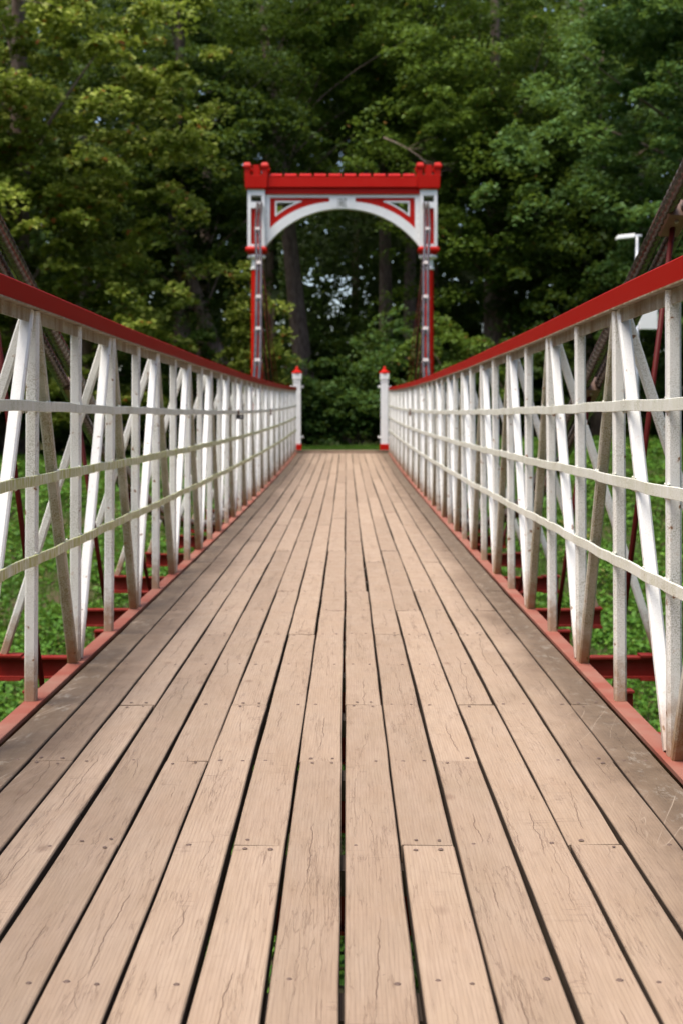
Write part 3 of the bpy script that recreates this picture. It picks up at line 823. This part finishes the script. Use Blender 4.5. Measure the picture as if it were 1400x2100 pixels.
# vegetation ------------------------------------------------------------------
def clump_leaves(cc, per, rad, flat, size, droop=.35, tilt=.55):
    """cc (n,3) clump centres -> leaf centres, normals, sizes"""
    n = len(cc); idx = np.repeat(np.arange(n), per)
    m_ = len(idx)
    a = rng.uniform(0, 2*np.pi, m_); rr = np.sqrt(rng.uniform(0, 1, m_))
    rs = rad*rng.uniform(.55, 1.35, n)
    # each clump is a ragged spray with its own stretch and heading
    st = rng.uniform(.5, 1, n); hd = rng.uniform(0, np.pi, n)
    lx = rr*np.cos(a); ly = rr*np.sin(a)*st[idx]
    dx = (lx*np.cos(hd[idx])-ly*np.sin(hd[idx]))*rs[idx]; dy = (lx*np.sin(hd[idx])+ly*np.cos(hd[idx]))*rs[idx]
    dz = rng.normal(0, flat, m_)*rs[idx] - droop*rr**2*rs[idx]
    tx_ = rng.normal(0, .25, (n, 2)); dz += (dx*tx_[idx, 0]+dy*tx_[idx, 1])
    C = cc[idx] + np.stack([dx, dy, dz], 1)
    Nn = np.stack([rng.normal(0, tilt, m_), rng.normal(0, tilt, m_)-.15, np.ones(m_)], 1)
    sz = size*rng.uniform(.6, 1.35, m_)
    return C, Nn, sz
def crown_centres(c, r, n, zmin=None, shell=.5):
    P = rng.normal(size=(n*2, 3)); P /= np.linalg.norm(P, axis=1, keepdims=True)
    u = rng.uniform(0, 1, n*2)**shell
    lob = 1 + .22*np.sin(P[:, 0]*5+c[0])*np.cos(P[:, 2]*6+c[1]) + .12*np.sin(P[:, 1]*9)
    Q = P*(u*lob)[:, None]*np.array(r) + np.array(c)
    if zmin is not None: Q = Q[Q[:, 2] > zmin]
    return Q[:n]
def limb_path(a, b, sag=.0, n=5):
    a = Vector(a); b = Vector(b); o = []
    off = Vector((random.uniform(-.3, .3), random.uniform(-.3, .3), 0))
    for i in range(n+1):
        u = i/n; p = a.lerp(b, u); p += off*math.sin(math.pi*u) + Vector((0, 0, sag*math.sin(math.pi*u)))
        o.append(p)
    return o
def tree(label, x, y, trunk_h, r0, crown, mat, nclump, per, crad, lsize, lean=0., leany=0., kind='tree', group='trees on the wooded bank', nlimb=12, flat=.10, zmin=None, shell=.45, tilt=.55):
    z0 = float(gz(x, y))-.1
    t = empty(kind, (x, y, z0)); tag(t, label, 'tree' if 'tree' in kind else 'shrub', group)
    (cx, cy, cz), rad = crown
    pts = []; rs = []
    n = 14
    for i in range(n+1):
        u = i/n
        pts.append((x+lean*u+.10*math.sin(u*5+x)*u, y+leany*u, z0+trunk_h*u))
        rs.append(r0*(1.0-.72*u)*(1+.55*math.exp(-u*22)))
    m = MB(); m.tube(pts, rs, 12)
    m.build('trunk', M_BARK, t, smooth=True)
    cc = crown_centres((cx, cy, cz), rad, nclump, zmin, shell)
    m = MB()
    sel = cc[rng.choice(len(cc), min(nlimb, len(cc)), replace=False)]
    for q in sel:
        u = min(max((q[2]-z0-1.2)/trunk_h, .15), .97)*random.uniform(.75, .98)
        i = min(int(u*n), n-1); p0 = Vector(pts[i]).lerp(Vector(pts[i+1]), u*n-i)
        b0 = max(r0*(1-.72*u)*.26, .018)
        pth = limb_path(p0, q, .2)
        m.tube(pth, [b0*(1-.85*j/(len(pth)-1)) for j in range(len(pth))], 5)
    if len(sel): m.build('limbs', M_BARK, t, smooth=True)
    C, Nn, sz = clump_leaves(cc, per, crad, flat, lsize, tilt=tilt)
    ok = C[:, 2] > gz(C[:, 0], C[:, 1])+.05
    leaf_mesh('crown', C[ok], Nn[ok], sz[ok], mat, t)
    return t

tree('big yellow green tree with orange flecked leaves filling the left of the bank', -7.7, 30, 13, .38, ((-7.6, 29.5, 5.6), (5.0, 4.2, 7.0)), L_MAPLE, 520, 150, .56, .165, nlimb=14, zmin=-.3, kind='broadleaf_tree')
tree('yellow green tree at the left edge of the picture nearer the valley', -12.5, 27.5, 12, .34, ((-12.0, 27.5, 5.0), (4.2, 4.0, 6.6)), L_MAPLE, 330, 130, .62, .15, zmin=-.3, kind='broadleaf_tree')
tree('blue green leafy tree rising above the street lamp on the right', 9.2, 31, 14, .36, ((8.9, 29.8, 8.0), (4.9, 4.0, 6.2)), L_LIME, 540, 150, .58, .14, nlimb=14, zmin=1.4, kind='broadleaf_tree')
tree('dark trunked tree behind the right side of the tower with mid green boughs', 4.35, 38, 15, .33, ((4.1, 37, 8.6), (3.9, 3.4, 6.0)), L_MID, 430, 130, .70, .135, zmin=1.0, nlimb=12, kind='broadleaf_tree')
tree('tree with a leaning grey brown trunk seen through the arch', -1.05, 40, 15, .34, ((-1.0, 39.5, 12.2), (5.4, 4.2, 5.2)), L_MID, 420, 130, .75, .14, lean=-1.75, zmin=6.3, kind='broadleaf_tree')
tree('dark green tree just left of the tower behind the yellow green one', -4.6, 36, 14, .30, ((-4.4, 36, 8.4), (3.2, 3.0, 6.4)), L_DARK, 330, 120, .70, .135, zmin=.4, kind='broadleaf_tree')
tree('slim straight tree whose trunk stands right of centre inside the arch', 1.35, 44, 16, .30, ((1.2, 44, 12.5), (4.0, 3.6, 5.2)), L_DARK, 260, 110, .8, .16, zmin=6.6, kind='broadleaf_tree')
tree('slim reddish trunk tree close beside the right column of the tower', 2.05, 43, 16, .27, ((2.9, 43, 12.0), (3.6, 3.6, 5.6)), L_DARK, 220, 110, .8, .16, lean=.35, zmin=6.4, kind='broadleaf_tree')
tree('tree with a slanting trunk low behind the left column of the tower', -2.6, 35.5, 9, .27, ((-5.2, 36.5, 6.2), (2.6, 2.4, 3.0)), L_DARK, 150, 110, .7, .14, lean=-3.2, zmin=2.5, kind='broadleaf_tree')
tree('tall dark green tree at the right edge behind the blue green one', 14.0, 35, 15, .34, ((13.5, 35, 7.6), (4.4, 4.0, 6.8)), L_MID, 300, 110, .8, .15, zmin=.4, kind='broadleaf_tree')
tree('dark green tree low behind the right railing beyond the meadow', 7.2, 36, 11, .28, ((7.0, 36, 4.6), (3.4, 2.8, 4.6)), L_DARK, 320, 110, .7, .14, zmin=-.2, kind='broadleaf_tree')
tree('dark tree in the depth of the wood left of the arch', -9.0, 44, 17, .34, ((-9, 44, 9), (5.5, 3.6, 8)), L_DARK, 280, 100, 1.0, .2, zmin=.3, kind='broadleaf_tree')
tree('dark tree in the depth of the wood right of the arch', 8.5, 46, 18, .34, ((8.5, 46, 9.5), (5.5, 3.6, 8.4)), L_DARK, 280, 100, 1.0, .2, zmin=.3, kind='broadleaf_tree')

def shrub(label, x, y, h, r, mat, ncl, per, size, crad=.42):
    z0 = float(gz(x, y))-.05
    t = empty('shrub', (x, y, z0)); tag(t, label, 'shrub', 'undergrowth shrubs at the edge of the wood')
    cc = crown_centres((x, y, z0+h*.48), (r, r*.8, h*.52), ncl, z0+.05, .6)
    m = MB()
    for q in cc[:14]: 
        pth = limb_path((x+random.uniform(-.15, .15), y, z0), q, .05, 4); m.tube(pth, [.022*(1-.7*j/4) for j in range(5)], 5)
    m.build('stems', M_BARK, t, smooth=True)
    C, Nn, sz = clump_leaves(cc, per, crad, .12, size)
    ok = C[:, 2] > gz(C[:, 0], C[:, 1])+.02
    leaf_mesh('foliage', C[ok], Nn[ok], sz[ok], mat, t)
SH = [('leafy shrub in the middle of the gap between the two end posts', .05, 31.0, 2.3, 1.1, L_SHRUB, 90),
      ('tall shrub rising behind the right end post', 1.25, 31.8, 3.5, 1.15, L_SHRUB, 120),
      ('round shrub just behind the left end post', -1.25, 31.0, 2.5, 1.0, L_SHRUB, 90),
      ('dark shrub behind the far end of the right railing', 2.7, 31.0, 3.0, 1.2, L_MID, 100),
      ('bright leaved sapling showing beside the left column of the tower', -2.15, 29.4, 4.7, .75, L_MAPLE, 70),
      ('broad shrub under the left tree above the railing', -3.9, 30.0, 3.0, 1.4, L_MID, 110),
      ('low dark shrub left of the tower foot', -6.3, 29.3, 2.0, 1.5, L_DARK, 100),
      ('low dark shrub at the left edge of the valley', -9.4, 28.6, 1.9, 1.5, L_DARK, 100),
      ('dark shrub beyond the meadow right of the tower', 4.8, 33.0, 2.8, 1.4, L_DARK, 110),
      ('dark shrub beyond the meadow below the street lamp', 8.2, 33.5, 2.2, 1.5, L_DARK, 100),
      ('dark shrub beyond the meadow at the right edge', 11.2, 33.5, 2.6, 1.6, L_DARK, 100),
      ('dark shrub deep in the wood behind the arch opening', .2, 37.5, 3.6, 1.6, L_DARK, 110),
      ('dark hazel like bush deep behind the right column', 3.2, 39.0, 4.6, 1.5, L_DARK, 110)]
for lb, x, y, h, r, mt, nc in SH:
    shrub(lb, x, y, h, r, mt, nc, 110, .11 if y < 35 else .14)

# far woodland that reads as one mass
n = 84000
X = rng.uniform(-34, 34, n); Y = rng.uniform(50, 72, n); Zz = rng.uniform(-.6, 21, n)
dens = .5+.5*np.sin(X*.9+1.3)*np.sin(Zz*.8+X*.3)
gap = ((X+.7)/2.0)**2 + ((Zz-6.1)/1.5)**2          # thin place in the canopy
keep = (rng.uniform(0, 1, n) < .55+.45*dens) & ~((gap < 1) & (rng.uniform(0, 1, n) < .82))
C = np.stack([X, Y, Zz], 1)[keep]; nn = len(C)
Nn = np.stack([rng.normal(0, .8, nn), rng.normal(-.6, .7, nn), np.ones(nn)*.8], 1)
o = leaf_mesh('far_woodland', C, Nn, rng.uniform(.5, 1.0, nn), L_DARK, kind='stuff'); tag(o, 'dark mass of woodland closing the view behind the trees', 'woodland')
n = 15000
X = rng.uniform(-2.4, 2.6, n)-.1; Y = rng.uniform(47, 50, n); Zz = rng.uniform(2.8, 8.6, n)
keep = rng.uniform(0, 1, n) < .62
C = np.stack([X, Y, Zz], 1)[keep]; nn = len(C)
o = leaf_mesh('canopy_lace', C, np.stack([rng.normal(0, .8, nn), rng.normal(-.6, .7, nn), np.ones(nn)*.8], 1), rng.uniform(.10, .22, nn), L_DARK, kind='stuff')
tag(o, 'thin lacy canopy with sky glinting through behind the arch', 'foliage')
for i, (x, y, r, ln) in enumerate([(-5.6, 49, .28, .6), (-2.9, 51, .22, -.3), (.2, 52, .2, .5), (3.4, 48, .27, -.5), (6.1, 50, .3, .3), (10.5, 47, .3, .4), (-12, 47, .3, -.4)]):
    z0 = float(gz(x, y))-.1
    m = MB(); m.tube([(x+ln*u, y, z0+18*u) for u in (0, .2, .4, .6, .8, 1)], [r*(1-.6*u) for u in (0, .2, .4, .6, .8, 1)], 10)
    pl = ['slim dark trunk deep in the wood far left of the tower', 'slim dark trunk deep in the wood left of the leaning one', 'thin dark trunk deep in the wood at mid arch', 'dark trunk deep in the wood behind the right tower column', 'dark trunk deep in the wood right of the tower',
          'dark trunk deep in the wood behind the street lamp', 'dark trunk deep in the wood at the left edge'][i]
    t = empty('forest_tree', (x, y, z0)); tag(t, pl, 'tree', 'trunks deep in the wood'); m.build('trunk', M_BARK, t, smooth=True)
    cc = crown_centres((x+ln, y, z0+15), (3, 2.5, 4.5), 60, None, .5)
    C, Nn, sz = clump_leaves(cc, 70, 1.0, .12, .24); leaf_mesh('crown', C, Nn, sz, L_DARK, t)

# woods on the near bank and along both sides of the valley (unseen, added to shut out the low sky all round)
def woods(name, label, f, n, zt, size):
    X, Y = f(n); Zz = gz(X, Y)+rng.uniform(.2, zt, n)
    Nn = np.stack([rng.normal(0, .8, n), rng.normal(0, .8, n), np.ones(n)*.8], 1)
    tag(leaf_mesh(name, np.stack([X, Y, Zz], 1), Nn, size*rng.uniform(.6, 1.3, n), L_DARK, kind='stuff'), label, 'woodland')
woods('unseen_near_woodland', 'unseen woodland added behind the viewer to block low sky', lambda n: (rng.uniform(-34, 34, n), rng.uniform(-34, -17, n)), 22000, 16, 1.0)
woods('unseen_side_woodland', 'unseen woodland added on the left to block low sky', lambda n: (rng.uniform(-36, -21, n), rng.uniform(-17, 50, n)), 22000, 15, 1.0)
woods('unseen_side_woodland', 'unseen woodland added on the right to block low sky', lambda n: (rng.uniform(21, 36, n), rng.uniform(-17, 50, n)), 22000, 15, 1.0)

# ground cover ------------------------------------------------------------
def scatter(n, x0, x1, y0, y1, f=None):
    x = rng.uniform(x0, x1, n); y = rng.uniform(y0, y1, n)
    if f is not None:
        k = rng.uniform(0, 1, n) < f(x, y); x = x[k]; y = y[k]
    return x, y
def patch(x, y):
    v = np.sin(x*1.9+.7*np.sin(y*1.1))*np.sin(y*1.6+.9*np.sin(x*1.3)) + .5*np.sin(x*4.1+y*2.7)
    return np.clip(.70+.55*v, .08, 1)*np.where((np.abs(x-AX) < 2.2) & (y > 22), .25, 1)*~((np.abs(x-AX) < 1.0) & (y > 21) & (y < 24.1))
def weeds(n, x0, x1, y0, y1, size, hmax, name, label):
    px, py = scatter(n, x0, x1, y0, y1, patch)          # plants, 6 leaves each
    m_ = len(px); k = 7; idx = np.repeat(np.arange(m_), k)
    hh = rng.uniform(.03, hmax, m_)*patch(px, py)
    r_ = rng.uniform(.0, .09, m_*k); a = rng.uniform(0, 2*np.pi, m_*k)
    X = px[idx]+r_*np.cos(a); Y = py[idx]+r_*np.sin(a); Zz = gz(X, Y)+hh[idx]*rng.uniform(.3, 1, m_*k)
    Nn = np.stack([np.cos(a)*.5+rng.normal(0, .3, m_*k), np.sin(a)*.5+rng.normal(0, .3, m_*k), np.ones(m_*k)], 1)
    o = leaf_mesh(name, np.stack([X, Y, Zz], 1), Nn, size*rng.uniform(.5, 1.4, m_*k), L_WEED, aspect=.75, fold=.12, kind='stuff')
    tag(o, label, 'ground cover')
weeds(44000, -9, 10, 7, 20, .064, .15, 'valley_weeds', 'bright green leafy weeds covering the valley floor below the bridge')
weeds(26000, -14, 15, 20, 33, .085, .18, 'bank_weeds', 'leafy green ground cover on the bank before the wood')
weeds(4500, -4, 4, 1, 7, .085, .15, 'near_weeds', 'green weeds seen through the gaps below the near deck')
def blades(n, x0, x1, y0, y1, h, name, label):
    x, y = scatter(n, x0, x1, y0, y1, lambda x, y: 1.0*~((np.abs(x-AX) < 1.3) & (y > 20) & (y < 24.15))); z = gz(x, y); m_ = len(x)
    t = np.stack([rng.normal(0, .3, m_), rng.normal(0, .3, m_), np.ones(m_)], 1)*(h*rng.uniform(.5, 1.2, m_))[:, None]
    a = rng.uniform(0, np.pi, m_); wv = np.stack([np.cos(a), np.sin(a), np.zeros(m_)], 1)*.007
    B = np.stack([x, y, z], 1)
    V = np.stack([B-wv, B+wv, B+t], 1).reshape(-1, 3).astype(np.float32)
    me = bpy.data.meshes.new(name); me.vertices.add(3*m_); me.vertices.foreach_set('co', V.ravel())
    me.loops.add(3*m_); me.loops.foreach_set('vertex_index', np.arange(3*m_, dtype=np.int32))
    me.polygons.add(m_); me.polygons.foreach_set('loop_start', np.arange(0, 3*m_, 3, dtype=np.int32)); me.polygons.foreach_set('loop_total', np.full(m_, 3, dtype=np.int32))
    me.materials.append(L_GRASS); me.update(calc_edges=True)
    o = link(bpy.data.objects.new(name, me)); tag(o, label, 'grass', kind='stuff')
blades(52000, -1.9, 1.9, 24.2, 30, .15, 'end_grass', 'short grass growing just beyond the far end of the deck')
blades(150000, -9, 11, 8, 30, .15, 'bank_grass', 'thin grass blades mixed into the weeds on the bank')
# a few fallen leaves on the far grass
x, y = scatter(60, -1.5, 1.5, 24.3, 27.5)
o = leaf_mesh('fallen_leaves', np.stack([x, y, gz(x, y)+.09], 1), rng.normal(0, .4, (len(x), 3))+np.array([0, -.5, 1]), rng.uniform(.05, .09, len(x)), mat_plain('dry_leaf', (.30, .16, .07), .8), kind='stuff')
tag(o, 'dry brown leaves scattered on the far grass', 'leaves')
# bare twigs
for lb, a, b in (('bare grey dead branch hanging above the right part of the tower', (1.0, 34.5, 7.6), (2.5, 34.2, 6.3)), ('bare grey dead branch at the top left corner', (-9.0, 24.6, 8.3), (-5.6, 24.4, 7.9))):
    m = MB()
    p = limb_path(a, b, .1, 6); m.tube(p, [.022*(1-.7*j/6) for j in range(7)], 5)
    for _ in range(9):
        i = random.randint(1, 5); q = p[i]+Vector((random.uniform(-.7, .9), random.uniform(-.2, .2), random.uniform(-.3, .5)))
        pp = limb_path(p[i], q, .05, 3); m.tube(pp, [.008, .007, .005, .003], 4)
    o = m.build('dead_branch', M_BARK, None, smooth=True); tag(o, lb, 'branch')
